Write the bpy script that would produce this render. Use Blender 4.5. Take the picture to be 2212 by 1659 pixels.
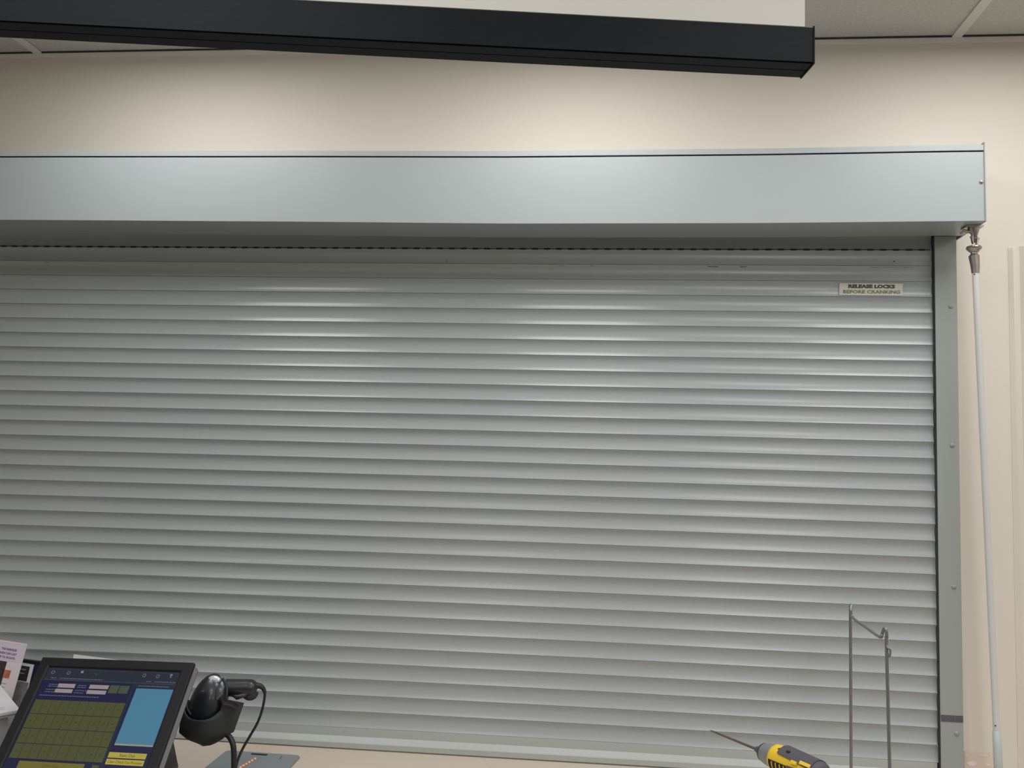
import bpy, bmesh, math, random
from mathutils import Vector, Matrix
random.seed(4)
for o in list(bpy.data.objects): bpy.data.objects.remove(o, do_unlink=True)
sc = bpy.context.scene
COL = sc.collection

# ------------------------------------------------------------------ camera, world, lights, exposure
YAW, PIT, ROL = -0.0997378, 0.0872441, 0.0274738
CAM = Vector((-0.7892, -2.30506, 1.62799))
_f = Vector((math.sin(YAW)*math.cos(PIT), math.cos(YAW)*math.cos(PIT), math.sin(PIT)))
_r = Vector((math.cos(YAW), -math.sin(YAW), 0)); _u = _r.cross(_f)
R_ = _r*math.cos(ROL) + _u*math.sin(ROL); U_ = -_r*math.sin(ROL) + _u*math.cos(ROL); F_ = _f
cd = bpy.data.cameras.new('camera'); cam = bpy.data.objects.new('camera', cd); COL.objects.link(cam)
cd.sensor_width = 36; cd.lens = 36*2000/2212; cd.clip_start = .02
mw = Matrix((R_, U_, -F_)).transposed().to_4x4(); mw.translation = CAM
cam.matrix_world = mw
sc.camera = cam
sc.view_settings.view_transform = 'Standard'; sc.view_settings.look = 'None'
sc.view_settings.gamma = 1; sc.view_settings.use_curve_mapping = False
sc.view_settings.exposure = 0.0
w = bpy.data.worlds.new('world'); sc.world = w; w.use_nodes = True
w.node_tree.nodes['Background'].inputs[0].default_value = (.9, .95, 1, 1)
w.node_tree.nodes['Background'].inputs[1].default_value = .03

def area(x, y, z, sx, sy, power, col=(1, .985, .96), spread=180):
    l = bpy.data.lights.new('ceiling_lamp', 'AREA'); l.shape = 'RECTANGLE'; l.size = sx; l.size_y = sy
    l.energy = power; l.color = col; l.spread = math.radians(spread)
    o = bpy.data.objects.new('ceiling_lamp', l); o.location = (x, y, z); COL.objects.link(o)
    return o
for x in (-1.87, -.87, .13, 1.13):                 # row of fittings near the shutter wall
    area(x, -.60, 2.70, .40, .60, 7.0)
for x in (-2.9, -1.45, 0.0, 1.3):                         # rows over the customer / staff side
    area(x, -2.2, 2.70, .55, 1.15, 12)
    area(x, -3.9, 2.70, .55, 1.15, 9)

# ------------------------------------------------------------------ helpers
def ray(px, py):
    return (R_*((px-1106)/2000) + U_*(-(py-829.5)/2000) + F_)
def at(px, py, Y=None, Z=None):
    d = ray(px, py)
    t = (Y-CAM.y)/d.y if Y is not None else (Z-CAM.z)/d.z
    return CAM + d*t

MATS = {}
def mat(name, col, rough=.5, metal=0, spec=.5, noise=0, nscale=60, bump=0, bscale=200, emit=None, estr=1, coat=0, stretch=None):
    if name in MATS: return MATS[name]
    m = bpy.data.materials.new(name); m.use_nodes = True; nt = m.node_tree; b = nt.nodes['Principled BSDF']
    b.inputs['Base Color'].default_value = (*col, 1); b.inputs['Roughness'].default_value = rough
    b.inputs['Metallic'].default_value = metal; b.inputs['Specular IOR Level'].default_value = spec
    b.inputs['Coat Weight'].default_value = coat
    if noise or bump:
        tc = nt.nodes.new('ShaderNodeTexCoord'); mp = nt.nodes.new('ShaderNodeMapping')
        nt.links.new(tc.outputs['Object'], mp.inputs[0])
        if stretch: mp.inputs['Scale'].default_value = stretch
    if noise:
        n = nt.nodes.new('ShaderNodeTexNoise'); n.inputs['Scale'].default_value = nscale; n.inputs['Detail'].default_value = 4
        nt.links.new(mp.outputs[0], n.inputs['Vector'])
        mx = nt.nodes.new('ShaderNodeMix'); mx.data_type = 'RGBA'
        mx.inputs['A'].default_value = (*[c*(1-noise) for c in col], 1); mx.inputs['B'].default_value = (*[min(1, c*(1+noise)) for c in col], 1)
        nt.links.new(n.outputs['Fac'], mx.inputs['Factor']); nt.links.new(mx.outputs['Result'], b.inputs['Base Color'])
    if bump:
        n2 = nt.nodes.new('ShaderNodeTexNoise'); n2.inputs['Scale'].default_value = bscale; n2.inputs['Detail'].default_value = 3
        nt.links.new(mp.outputs[0], n2.inputs['Vector'])
        bp = nt.nodes.new('ShaderNodeBump'); bp.inputs['Strength'].default_value = bump; bp.inputs['Distance'].default_value = .002
        nt.links.new(n2.outputs['Fac'], bp.inputs['Height']); nt.links.new(bp.outputs['Normal'], b.inputs['Normal'])
    if emit:
        b.inputs['Emission Color'].default_value = (*emit, 1); b.inputs['Emission Strength'].default_value = estr
    MATS[name] = m; return m
def srgb(r, g, b):
    f = lambda c: (c/255/12.92) if c <= 10 else ((c/255+.055)/1.055)**2.4
    return (f(r), f(g), f(b))

class MB:
    def __init__(s): s.v = []; s.f = []; s.sm = []
    def add(s, vs, fs, smooth=False):
        n = len(s.v); s.v += [tuple(p) for p in vs]
        for f in fs: s.f.append([i+n for i in f]); s.sm.append(smooth)
        return s
    def box(s, a, b):
        x0, y0, z0 = a; x1, y1, z1 = b
        return s.hexa([(x0, y0, z0), (x1, y0, z0), (x1, y1, z0), (x0, y1, z0), (x0, y0, z1), (x1, y0, z1), (x1, y1, z1), (x0, y1, z1)])
    def hexa(s, v):
        return s.add(v, [(3, 2, 1, 0), (4, 5, 6, 7), (0, 1, 5, 4), (1, 2, 6, 5), (2, 3, 7, 6), (3, 0, 4, 7)])
    def grid(s, rows, close=False, smooth=True, caps=True):
        n = len(rows[0]); vs = [p for r in rows for p in r]; fs = []
        for i in range(len(rows)-1):
            for j in range(n if close else n-1):
                k = (j+1) % n; fs.append((i*n+j, i*n+k, (i+1)*n+k, (i+1)*n+j))
        s.add(vs, fs, smooth)
        if close and caps:
            s.add(rows[0], [tuple(range(n))[::-1]]); s.add(rows[-1], [tuple(range(n))])
        return s
    def loft(s, pts, rads, up=Vector((0, 1, 0)), n=16, smooth=True, caps=True, power=1.0):
        """rings round a path; rads = (a across, b along 'up') in metres"""
        pts = [Vector(p) for p in pts]; rows = []
        for i, p in enumerate(pts):
            t = (pts[min(i+1, len(pts)-1)] - pts[max(i-1, 0)]).normalized()
            a = up.cross(t)
            if a.length < 1e-4: a = Vector((1, 0, 0)).cross(t)
            a.normalize(); b = t.cross(a).normalized()
            r = rads[i] if isinstance(rads, list) else rads
            ra, rb = r if isinstance(r, tuple) else (r, r)
            ring = []
            for k in range(n):
                c, q = math.cos(2*math.pi*k/n), math.sin(2*math.pi*k/n)
                c = math.copysign(abs(c)**power, c); q = math.copysign(abs(q)**power, q)
                ring.append(p + a*(ra*c) + b*(rb*q))
            rows.append(ring)
        return s.grid(rows, True, smooth, caps)
    def build(s, name, m, parent=None, world=None, bevel=0, sub=0):
        me = bpy.data.meshes.new(name); me.from_pydata(s.v, [], s.f)
        me.polygons.foreach_set('use_smooth', s.sm); me.materials.append(m)
        bm = bmesh.new(); bm.from_mesh(me); bmesh.ops.recalc_face_normals(bm, faces=bm.faces); bm.to_mesh(me); bm.free()
        o = bpy.data.objects.new(name, me); COL.objects.link(o)
        if parent: o.parent = parent
        if world is not None: o.matrix_local = world
        if bevel:
            b = o.modifiers.new('bevel', 'BEVEL'); b.width = bevel; b.segments = 2; b.limit_method = 'ANGLE'; b.angle_limit = .6
        if sub:
            b = o.modifiers.new('sub', 'SUBSURF'); b.levels = sub; b.render_levels = sub
        return o
def tag(o, label, cat, group=None):
    o['label'] = label; o['category'] = cat
    if group: o['group'] = group
    return o
def struct(o): o['kind'] = 'structure'; return o
def thing(name, loc, label, cat, rz=0, matrix=None):
    o = bpy.data.objects.new(name, None); COL.objects.link(o)
    o.empty_display_size = .05
    if matrix is not None: o.matrix_world = matrix
    else: o.location = loc; o.rotation_euler = (0, 0, rz)
    return tag(o, label, cat)
class Loc(MB):
    """like MB but points are given in world space and stored relative to the thing's base"""
    def __init__(s, base): super().__init__(); s.base = Vector(base)
    def add(s, vs, fs, smooth=False):
        return super().add([Vector(v)-s.base for v in vs], fs, smooth)
def smoothpath(pts, n=8):
    pts = [Vector(p) for p in pts]; out = []
    for i in range(len(pts)-1):
        p0 = pts[max(i-1, 0)]; p1 = pts[i]; p2 = pts[i+1]; p3 = pts[min(i+2, len(pts)-1)]
        for k in range(n):
            t = k/n
            out.append(.5*((2*p1)+(-p0+p2)*t+(2*p0-5*p1+4*p2-p3)*t*t+(-p0+3*p1-3*p2+p3)*t**3))
    out.append(pts[-1]); return out
def text_verts(body, size, offset=0, align='CENTER', extrude=.0001, xs=1.0):
    cu = bpy.data.curves.new('lettering', 'FONT'); cu.body = body; cu.size = size; cu.offset = offset
    cu.align_x = align; cu.align_y = 'CENTER'; cu.extrude = extrude; cu.resolution_u = 2
    t = bpy.data.objects.new('lettering', cu)
    me = bpy.data.meshes.new_from_object(t)
    vs = [Vector((v.co.x*xs, v.co.y, v.co.z)) for v in me.vertices]; fs = [tuple(p.vertices) for p in me.polygons]
    bpy.data.objects.remove(t); bpy.data.curves.remove(cu); bpy.data.meshes.remove(me)
    return vs, fs

# ------------------------------------------------------------------ materials
M_wall = mat('cream_paint', (.70, .655, .585), .6, spec=.35, noise=.015, nscale=3, bump=.04, bscale=260)
M_ceil = mat('ceiling_tile', (.60, .585, .555), .9, noise=.22, nscale=160, bump=.5, bscale=220)
M_tee = mat('white_tee', (.74, .73, .70), .45)
M_panel = mat('white_panel', (.80, .78, .72), .6)
M_grey = mat('grey_powder_coat', (.375, .42, .435), .33, spec=.5, noise=.02, nscale=4, bump=.05, bscale=400)
M_slat = mat('grey_slat', (.36, .392, .404), .25, spec=.52, noise=.02, nscale=5)
M_guide = mat('grey_guide', (.315, .345, .335), .5, noise=.02, nscale=5)
M_bar = mat('grey_bottom_bar', (.40, .43, .42), .42)
M_dark = mat('black_gap', (.012, .012, .013), .8)
M_strip = mat('dark_strip', (.035, .036, .038), .9)
M_black = mat('black_extrusion', (.013, .016, .019), .5, spec=.12, noise=.35, nscale=30, stretch=(.3, 8, 40))
M_steel = mat('zinc_steel', (.42, .39, .37), .32, metal=1, noise=.2, nscale=50)
M_white = mat('white_tube', (.62, .62, .63), .35)
M_wire = mat('grey_wire', (.24, .24, .26), .4, metal=.6)
M_blkpl = mat('black_plastic', (.014, .016, .020), .33, spec=.5, coat=.2)
M_blkmt = mat('matt_black_plastic', (.016, .021, .022), .6)
M_cable = mat('black_cable', (.010, .011, .013), .45)
M_ctop = mat('speckled_cream_laminate', (.60, .52, .44), .42, noise=.10, nscale=420)
M_cab = mat('beige_cabinet', (.30, .27, .23), .55)
M_floor = mat('floor_vinyl', (.16, .155, .15), .5, noise=.1, nscale=20)

# ------------------------------------------------------------------ room shell
X0, X1, Y0, YW, ZC = -4.2, 1.9, -5.2, .03, 2.727
def wallbox(name, a, b, m):
    return struct(MB().box(a, b).build(name, m))
wallbox('floor', (X0-.1, Y0-.1, -.08), (X1+.1, YW+.1, 0), M_floor)
wallbox('wall_back', (X0-.1, YW, 0), (X1+.1, YW+.1, ZC+.1), M_wall)
wallbox('wall_left', (X0-.1, Y0, 0), (X0, YW, ZC+.1), M_wall)
wallbox('wall_right', (X1, Y0, 0), (X1+.1, YW, ZC+.1), M_wall)
wallbox('wall_front', (X0-.1, Y0-.1, 0), (X1+.1, Y0, ZC+.1), mat('taupe_paint', (.26, .24, .22), .7))
ceil = wallbox('ceiling', (X0, Y0, ZC+.02), (X1, YW, ZC+.08), M_ceil)
TX = .0733
xs = [TX+.61*k for k in range(-7, 3)]; xe = [X0]+xs+[X1]
ys = [YW-.61*k for k in range(0, 9)]+[Y0]
tile_me = None
for i in range(len(xe)-1):
    for j in range(len(ys)-1):
        x0, x1 = xe[i], xe[i+1]; y1, y0 = ys[j], ys[j+1]
        if x1-x0 < .05 or y1-y0 < .05: continue
        MB().box((x0+.003, y0+.003, ZC+.004), (x1-.003, y1-(.003 if j else .0065), ZC+.018)).build('ceiling_tile', M_ceil, ceil)
for x in xs: MB().box((x-.012, Y0, ZC-.001), (x+.012, YW, ZC+.003)).build('ceiling_tee', M_tee, ceil)
for y in ys[1:-1]: MB().box((X0, y-.012, ZC-.0005), (X1, y+.012, ZC+.0025)).build('ceiling_tee', M_tee, ceil)
# painted wall angle under the tiles
struct(MB().box((X0, YW-.004, ZC-.013), (X1, YW, ZC-.0005)).build('trim_1', mat('cream_trim', (.78, .74, .70), .5)))
struct(MB().box((X0, YW-.006, ZC-.0005), (X1, YW, ZC+.0041)).build('gap_shade_strip', mat('painted_gap_shadow', (.05, .045, .045), .9)))  # dark strip painted in as the shade between tiles and wall angle
# upright mouldings on the wall at the right
zt = at(2186, 536, Y=YW).z
x0 = at(2183, 700, Y=YW).x - .003
tr = MB()
tr.box((x0+.0075, YW-.002, .1), (x0+.026, YW, zt-.002))
struct(tr.build('trim_2', M_wall))
M_tr = mat('trim_shade_paint', (.60, .54, .46), .6)
t3 = MB().hexa([(x0, YW, .1), (x0+.0075, YW, .1), (x0+.0075, YW-.006, .1), (x0+.005, YW-.0085, .1)][:0] or
    [(x0, YW-.001, .1), (x0+.009, YW-.007, .1), (x0+.009, YW, .1), (x0, YW, .1), (x0, YW-.001, zt), (x0+.009, YW-.007, zt), (x0+.009, YW, zt), (x0, YW, zt)])
struct(t3.build('trim_3', M_wall))
t4 = MB().hexa([(x0+.026, YW-.001, .1), (x0+.035, YW-.009, .1), (x0+.24, YW-.009, .1), (x0+.24, YW, .1), (x0+.026, YW-.001, zt+.004), (x0+.035, YW-.009, zt+.004), (x0+.24, YW-.009, zt+.004), (x0+.24, YW, zt+.004)])
struct(t4.build('trim_4', M_wall))

# ------------------------------------------------------------------ roller shutter
Pp = .039; ZN0 = 2.10; XL = -2.95
CO = [-0.00041, 0.00429, 0.00427, 0.00291, -0.02493, -0.02007, -0.0052, -0.00265, -0.0126]
def dz(X, Z):
    n = min(max((ZN0-Z)/Pp/29, -.08), 1.0); x = min(max(X, -2.42), .05)/2.35
    t = [1, x, x*x, n, x*n, x*x*n, n*n, x*n*n, x*x*n*n]
    return sum(a*b for a, b in zip(CO_, t))
CO_ = CO
def hoodsag(X):
    P = [(-3, .001), (-2.31, 0), (-1.6, -.0035), (-1.026, -.0078), (-.48, -.0060), (.07, 0)]
    X = min(max(X, -3), .07)
    for (a, u), (b, v) in zip(P, P[1:]):
        if X <= b:
            t = (X-a)/(b-a); t = t*t*(3-2*t)*.35+t*.65
            return u+(v-u)*t
    return 0
shutter = thing('roller_shutter', (-1.45, 0, .92), 'closed grey metal roller shutter with slatted curtain and long box hood on the wall', 'shutter')
SB = shutter.location.copy()
XS = [XL+.01+(2.94-.006)*k/28 for k in range(29)]
ND = 20
PY = [0.0]                                       # slat section: sharply hooked top, long shallow scoop below
for _k in range(140):
    _t = (_k+.5)/140; _a = 34-31*_t/.33 if _t < .33 else 3-26.5*(_t-.33)/.67
    PY.append(PY[-1]+math.tan(math.radians(_a))*Pp/140)
PY = [p-PY[-1]*i/140 for i, p in enumerate(PY)]
def prof(t):                                     # t 0..1 down the slat -> depth (towards the wall positive)
    return PY[min(int(round(t*140)), 140)]
SUBT = [k/ND for k in range(ND+1)]
def slat_y(Z, ztop): return prof(min(max((ztop-.0012-Z)/(Pp-.0024), 0), 1))
slats = {}
for n in range(-4, 29):
    zt = ZN0-Pp*n
    e = random.uniform(-.0008, .0008); xsn = XS[:-1]+[-.0012+e]
    mb = Loc(SB)
    rows = [[(x, prof(t), zt-.0008-(Pp-.0016)*t+dz(x, zt-Pp*t)) for x in xsn] for t in SUBT]
    mb.grid(rows, smooth=True)
    mb.grid([[(x, .0014, zt-.0001+dz(x, zt)) for x in xsn], [(x, .0001, zt-.0008+dz(x, zt)) for x in xsn]], smooth=False)
    mb.grid([[(x, .0001, zt-Pp+.0008+dz(x, zt-Pp)) for x in xsn], [(x, .0014, zt-Pp+.0001+dz(x, zt-Pp)) for x in xsn], [(x, .0085, zt-Pp/2+dz(x, zt)) for x in xsn], [(x, .006, zt-.0001+dz(x, zt)) for x in xsn]], smooth=False)
    sl = mb.build('slat', M_slat, shutter); slats[n] = sl
# row of ventilation slots in the joint near the top
mb = Loc(SB); zt = ZN0+2*Pp
x = -2.93
while x < -.03:
    z = zt+dz(x, zt)
    mb.box((x, -.0022, z-.0018), (x+.0145, .004, z+.0022)); x += .0305
o = mb.build('vent_slot', M_dark, slats[-2]); o['kind'] = 'stuff'
mb = Loc(SB)
mb.grid([[(x, -.0016, zt+.0012+dz(x, zt)) for x in XS], [(x, -.0016, zt-.0012+dz(x, zt)) for x in XS]], smooth=False)
mb.build('joint_strip', M_strip, slats[-2])
# rubbed marks along the third joint
M_scuff = mat('dark_scuff', (.10, .105, .105), .7); M_scuff2 = mat('faint_scuff', (.22, .23, .23), .6)
def px2x(px): return at(px, 575, Y=0).x
for a, b, h, m in [(1528, 1552, 2.4, M_scuff), (1598, 1613, 2.8, M_scuff), (1880, 1902, 2.2, M_scuff2), (1905, 1945, 1.2, M_scuff2), (1948, 1974, 2.0, M_scuff2), (1206, 1222, 1.6, M_scuff2), (1274, 1287, 1.8, M_scuff2), (632, 642, 1.6, M_scuff2), (96, 104, 2.4, M_scuff2)]:
    zc = ZN0+Pp-.0035+dz(px2x(a), ZN0+Pp)
    mb = Loc(SB); xa, xb = px2x(a), px2x(b); hh = h*.0008
    k = 6; up = []; dn = []
    for i in range(k+1):
        xx = xa+(xb-xa)*i/k; wv = random.uniform(.5, 1) if 0 < i < k else .3
        up.append((xx, prof(.09)-.0006, zc+hh*wv)); dn.append((xx, prof(.09)-.0006, zc-hh*wv))
    mb.grid([up, dn], smooth=False); mb.build('scuff_mark', m, slats[-1], )
for px, py in [(965, 564), (1932, 564)]:
    p = at(px, py, Y=0); mb = Loc(SB); mb.loft([(p.x, .004, p.z), (p.x, .0015, p.z)], .0014, up=Vector((0, 0, 1)), n=8); mb.build('pin_hole', M_dark, slats[-2])
# bottom bar: flat web, sloped toe, dark underside
zb = ZN0-29*Pp
def barline(y, z): return [(x, y, z+dz(x, zb)*max(0, min(1, (z-.93)/.03))) for x in XS[:-1]+[-.004]]
prow = [(.004, zb+.0005), (-.001, zb), (-.001, .9495), (-.013, .9395), (-.0145, .9375), (-.0145, .926), (-.010, .9225), (.008, .9225), (.008, zb)]
mb = Loc(SB); mb.grid([barline(y, z) for y, z in prow], smooth=False); mb.build('bottom_bar', M_bar, shutter)
# guides
for gx, sgn in ((0, 1), (XL, -1)):
    mb = Loc(SB)
    xa, xb = sorted((gx+sgn*.0005, gx+sgn*.0515))
    mb.box((xa, -.012, .9225), (xb, YW-.0005, 2.209))
    g = mb.build('guide_rail', M_guide, shutter, bevel=.0012)
    mb = Loc(SB); xa, xb = sorted((gx, gx-sgn*.0010)); mb.box((xa, -.010, .9225), (xb, -.001, 2.209)); mb.build('edge_strip', M_strip, g)  # thin dark strip along the inner face of the guide
    if sgn > 0:
        for px, py in [(2054, 662), (2057, 962), (2061, 1268), (2067, 1585)]:
            p = at(px, py, Y=-.013)
            mb = Loc(SB); mb.loft([(p.x, -.0115, p.z), (p.x, -.0128, p.z), (p.x, -.0142, p.z), (p.x, -.0148, p.z)], [.0058, .0055, .0036, .0012], up=Vector((0, 0, 1)), n=14)
            mb.build('rivet', mat('guide_rivet', (.28, .30, .295), .4), g)
        p = at(2030, 1543, Y=-.0125); q = at(2080, 1561, Y=-.0125)
        mb = Loc(SB); mb.box((.0012, -.0126, q.z), (.0508, -.0118, p.z-.001)); tp = mb.build('tape', mat('worn_dark_tape', (.095, .085, .10), .6, noise=.95, nscale=260, stretch=(1, 1, 2.2)), g)
        tp['label'] = 'worn dark tape strip'
# hood
HY = -.145; HX = .0655; ZB, ZG, ZT = 2.2100, 2.3730, 2.3895
HXS = [-2.98+(HX+2.98)*k/36 for k in range(37)]
def hl(y, z): return [(x, y, z+hoodsag(x)) for x in HXS]
mb = Loc(SB)
mb.grid([hl(HY+.002, ZG), hl(HY, ZG-.0015), hl(HY, ZB+.001), hl(HY+.0012, ZB)], smooth=False)
mb.grid([hl(HY+.002, ZG), hl(HY+.012, ZG)], smooth=False)
mb.build('hood_cover', M_grey, shutter)
mb = Loc(SB)
mb.grid([hl(HY+.0012, ZB), hl(-.016, ZB-.001), hl(-.016, ZB+.016), hl(HY+.006, ZB+.012)], smooth=False)
mb.build('hood_soffit', M_grey, shutter)
mb = Loc(SB)                                                     # soffit beyond the guide, back to the wall
mb.hexa([(.0, -.0245, ZB-.001), (HX, -.0245, ZB-.001), (HX, YW-.001, ZB+.008), (0, YW-.001, ZB+.008), (0, -.0245, ZB+.003), (HX, -.0245, ZB+.003), (HX, YW-.001, ZB+.013), (0, YW-.001, ZB+.013)])
mb.build('soffit_return', M_grey, shutter)
mb = Loc(SB)
mb.grid([hl(HY+.012, ZG), hl(HY+.012, ZG+.003), hl(HY-.001, ZG+.003), hl(HY-.001, ZT-.001), hl(HY+.001, ZT), hl(YW-.001, ZT+.004)], smooth=False)
mb.build('hood_top', M_grey, shutter)
mb = Loc(SB)
mb.grid([hl(HY+.013, ZG-.002), hl(HY+.0035, ZG+.0005), hl(HY+.0035, ZG+.0032), hl(HY+.013, ZG+.004)], smooth=False)
mb.build('hood_seam', M_dark, shutter)
mb = Loc(SB)
mb.box((HX, HY-.003, ZB-.001), (HX+.003, YW-.0005, ZT+.006)); ec = mb.build('hood_end_cap', mat('grey_end_cap', (.33, .355, .35), .4), shutter, bevel=.0008)
mb = Loc(SB); mb.box((-2.984, HY-.003, ZB-.001), (-2.981, YW-.0005, ZT+.006)); mb.build('hood_end_cap', MATS['grey_end_cap'], shutter)
p = at(2119.5, 393, Y=HY)
mb = Loc(SB); mb.loft([(p.x, HY+.001, p.z), (p.x, HY-.0015, p.z), (p.x, HY-.0028, p.z), (p.x, HY-.0032, p.z)], [.0045, .0043, .003, .001], up=Vector((0, 0, 1)), n=14)
mb.build('screw', M_steel, shutter)
p = at(2069, 502, Z=ZB)
mb = Loc(SB); mb.loft([(.052, -.045, ZB+.001), (.052, -.045, ZB-.003), (.052, -.045, ZB-.0045)], [.004, .0035, .001], n=10); mb.build('screw', M_steel, shutter)
# warning sticker, curved with its slat
xa, xb = -.2206, -.0700; za, zb2 = 2.0948, 2.0645
mb = Loc(SB); rows = []
for k in range(11):
    z = za+(zb2-za)*k/10; y = slat_y(z, ZN0)*.6-.0011
    rows.append([(xa+(.0015 if k == 0 else 0)-.0008*k/10+ (xb-xa)*i/6, y, z+dz(-.15, z)) for i in range(7)])
mb.grid(rows); stk = mb.build('sticker', mat('cream_sticker', (.60, .575, .50), .5, noise=.06, nscale=60), shutter)
stk['label'] = 'cream warning sticker reading RELEASE LOCKS BEFORE CRANKING'
for body, zc, sz, off, c, xsz in [('RELEASE LOCKS', 2.0868, .0112, .024, (.055, .052, .05), 1.38), ('BEFORE CRANKING', 2.0732, .0112, .010, (.17, .165, .155), 1.36)]:
    vs, fs = text_verts(body, sz, off*sz*2.2, xs=xsz)
    mb = Loc(SB); mb.add([Vector(((xa+xb)/2+v.x+.001, slat_y(zc+v.y, ZN0)*.6-.0017+v.z, zc+v.y+dz(-.15, zc))) for v in vs], fs)
    mb.build('lettering', mat('ink_'+body.split()[0].lower(), c, .6), stk)

# ------------------------------------------------------------------ crank pole
p0 = at(2105, 485, Y=-.10); top = Vector((.0601, -.10, ZB-.001))
cp = thing('crank_pole', top, 'white metal crank pole with universal joint hanging from the right end of the hood', 'pole')
A = at(2107, 588, Y=-.10); B = at(2153, 1580, Y=-.075); D = (B-A).normalized(); C2 = B+D*.135
j1 = at(2105, 512, Y=-.10); j2 = at(2104, 538, Y=-.10)
mb = Loc(top)                                   # bracket under hood
mb.box((top.x-.024, -.118, ZB-.005), (top.x+.014, -.082, ZB-.001))
mb.loft([(top.x-.002, -.10, ZB-.004), (top.x-.001, -.10, ZB-.012), (top.x, -.10, ZB-.020), (top.x, -.10, ZB-.026)], [.0135, .011, .0075, .0045], n=14, smooth=False)
mb.loft([(top.x-.026, -.10, ZB-.010), (top.x-.010, -.10, ZB-.014)], .004, up=Vector((0, 0, 1)), n=8)
mb.build('bracket', M_steel, cp)
mb = Loc(top)
mb.loft([(j1.x-.0045, -.10, ZB-.020), (j1.x-.0055, -.10, j1.z-.006), (j1.x-.0035, -.10, j2.z+.012)], [(.0022, .005)]*3, n=8)
mb.loft([(j1.x+.0045, -.10, ZB-.022), (j1.x+.0065, -.10, j1.z-.004), (j1.x+.0045, -.10, j2.z+.010)], [(.0025, .005)]*3, n=8)
mb.loft([(j1.x-.009, -.10, j1.z), (j1.x+.010, -.10, j1.z-.004)], .0032, up=Vector((0, 0, 1)), n=8)
mb.loft([(j1.x-.002, -.104, j1.z+.010), (j1.x+.004, -.096, j1.z-.012)], .0036, n=8)
mb.build('universal_joint', M_steel, cp)
mb = Loc(top)
mb.loft([j2+Vector((0, 0, .006)), j2+Vector((0, 0, .003)), j2+Vector((.0003, 0, 0)), j2+Vector((.0006, 0, -.007)), j2+Vector((.0008, 0, -.009)), j2+Vector((.0008, 0, -.018))], [.0155, .0172, .0165, .0100, .0072, .0066], n=18, smooth=False)
mb.build('cup_collar', M_steel, cp)
s1 = at(2104, 552, Y=-.10)
mb = Loc(top); mb.loft([s1+Vector((0, 0, .014)), s1+Vector((0, 0, .004)), s1+Vector((0, 0, -.001)), A+Vector((0, 0, .012)), A+Vector((.0003, 0, -.002))], [.0066, .0070, .0118, .0098, .0086], n=18, smooth=False)
mb.build('socket', M_steel, cp)
mb = Loc(top); mb.loft([A, B], .0074, n=20); mb.build('tube', M_white, cp)
mb = Loc(top); mb.loft([B-D*.001, B, C2, C2+D*.002], [.0078, .0092, .0096, .006], n=20); o = mb.build('handle_sleeve', mat('pale_blue_grey_sleeve', (.46, .52, .52), .35), cp)
o['label'] = 'pale blue grey plastic sleeve'
q = A+D*.006+Vector((-.0045, -.0062, 0)); mb = Loc(top); mb.loft([q, q+Vector((-.0008, -.0012, 0))], .0014, up=Vector((0, 0, 1)), n=8); mb.build('rivet', M_dark, cp)
q = B-D*.014+Vector((-.0045, -.0062, 0)); mb = Loc(top); mb.loft([q, q+Vector((-.0008, -.0012, 0))], .0016, up=Vector((0, 0, 1)), n=8); mb.build('rivet', M_dark, cp)

# ------------------------------------------------------------------ counter
cb = Vector((-1.4, -.4, 0))
ct = thing('service_counter', cb, 'speckled cream laminate counter running under the closed roller shutter', 'counter')
mb = Loc(cb); mb.box((-3.2, -.82, .882), (.95, YW-.001, .922)); mb.build('countertop', M_ctop, ct, bevel=.002)
mb = Loc(cb); mb.box((-3.2, -.72, .10), (.93, .0, .882)); mb.build('cabinet', M_cab, ct)
mb = Loc(cb); mb.box((-3.18, -.66, 0), (.90, -.02, .10)); mb.build('plinth', M_dark, ct)
for k in range(9):
    xa = -3.19+k*.457; mb = Loc(cb); mb.box((xa+.004, -.738, .13), (xa+.449, -.721, .86)); d = mb.build('door', M_cab, ct, bevel=.0015)
    mb = Loc(cb); mb.loft([(xa+.40, -.755, .70), (xa+.40, -.755, .80)], .005, n=8); mb.build('handle', M_steel, d)
ZK = .922

# ------------------------------------------------------------------ black beam and white panel over the counter
th = math.radians(8.742); dx = Vector((math.cos(th), math.sin(th), 0)); dn = Vector((math.sin(th), -math.cos(th), 0))   # dn towards camera
E0 = Vector((-.5266, -1.1147, 2.1576))          # right, front, bottom corner
def bm_pt(s, d, z): return E0 - dx*s - dn*d + Vector((0, 0, z))
bm_t = thing('header_beam', bm_pt(1.3, .02, 0), 'black metal beam with grooved lower edge hung below the white panel', 'beam')
BB = bm_t.location.copy()
def bar(s0, s1, poly, name, m, par, bev=0, base=BB):
    mb = Loc(base); a = [bm_pt(s0, d, z) for d, z in poly]; b = [bm_pt(s1, d, z) for d, z in poly]
    mb.grid([a, b], close=True, smooth=False); return mb.build(name, m, par, bevel=bev)
Hh = .0475; Dd = .0455
body = [(0, .0012), (0, Hh), (Dd, Hh), (Dd, .0), (.0245, .0), (.0245, .0025), (.0225, .0025), (.0225, .0), (.003, .0), (.003, .0025), (.0012, .0025)]
bar(.0012, 2.9, body, 'beam_body', M_black, bm_t)
bar(-.0008, .0012, [(-.0012, -.0012), (-.0012, Hh+.002), (Dd+.001, Hh+.002), (Dd+.001, -.0012)], 'end_cap', mat('black_cap', (.007, .008, .009), .6, spec=.2), bm_t)
pn = thing('hanging_panel', bm_pt(1.3, .01, Hh), 'flat off-white panel rising from the black beam to the ceiling', 'panel')
o = bar(.0105, 2.9, [(.004, Hh), (.004, ZC-.003-E0.z), (.022, ZC-.003-E0.z), (.022, Hh)], 'panel_board', M_panel, pn, base=pn.location.copy())
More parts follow.
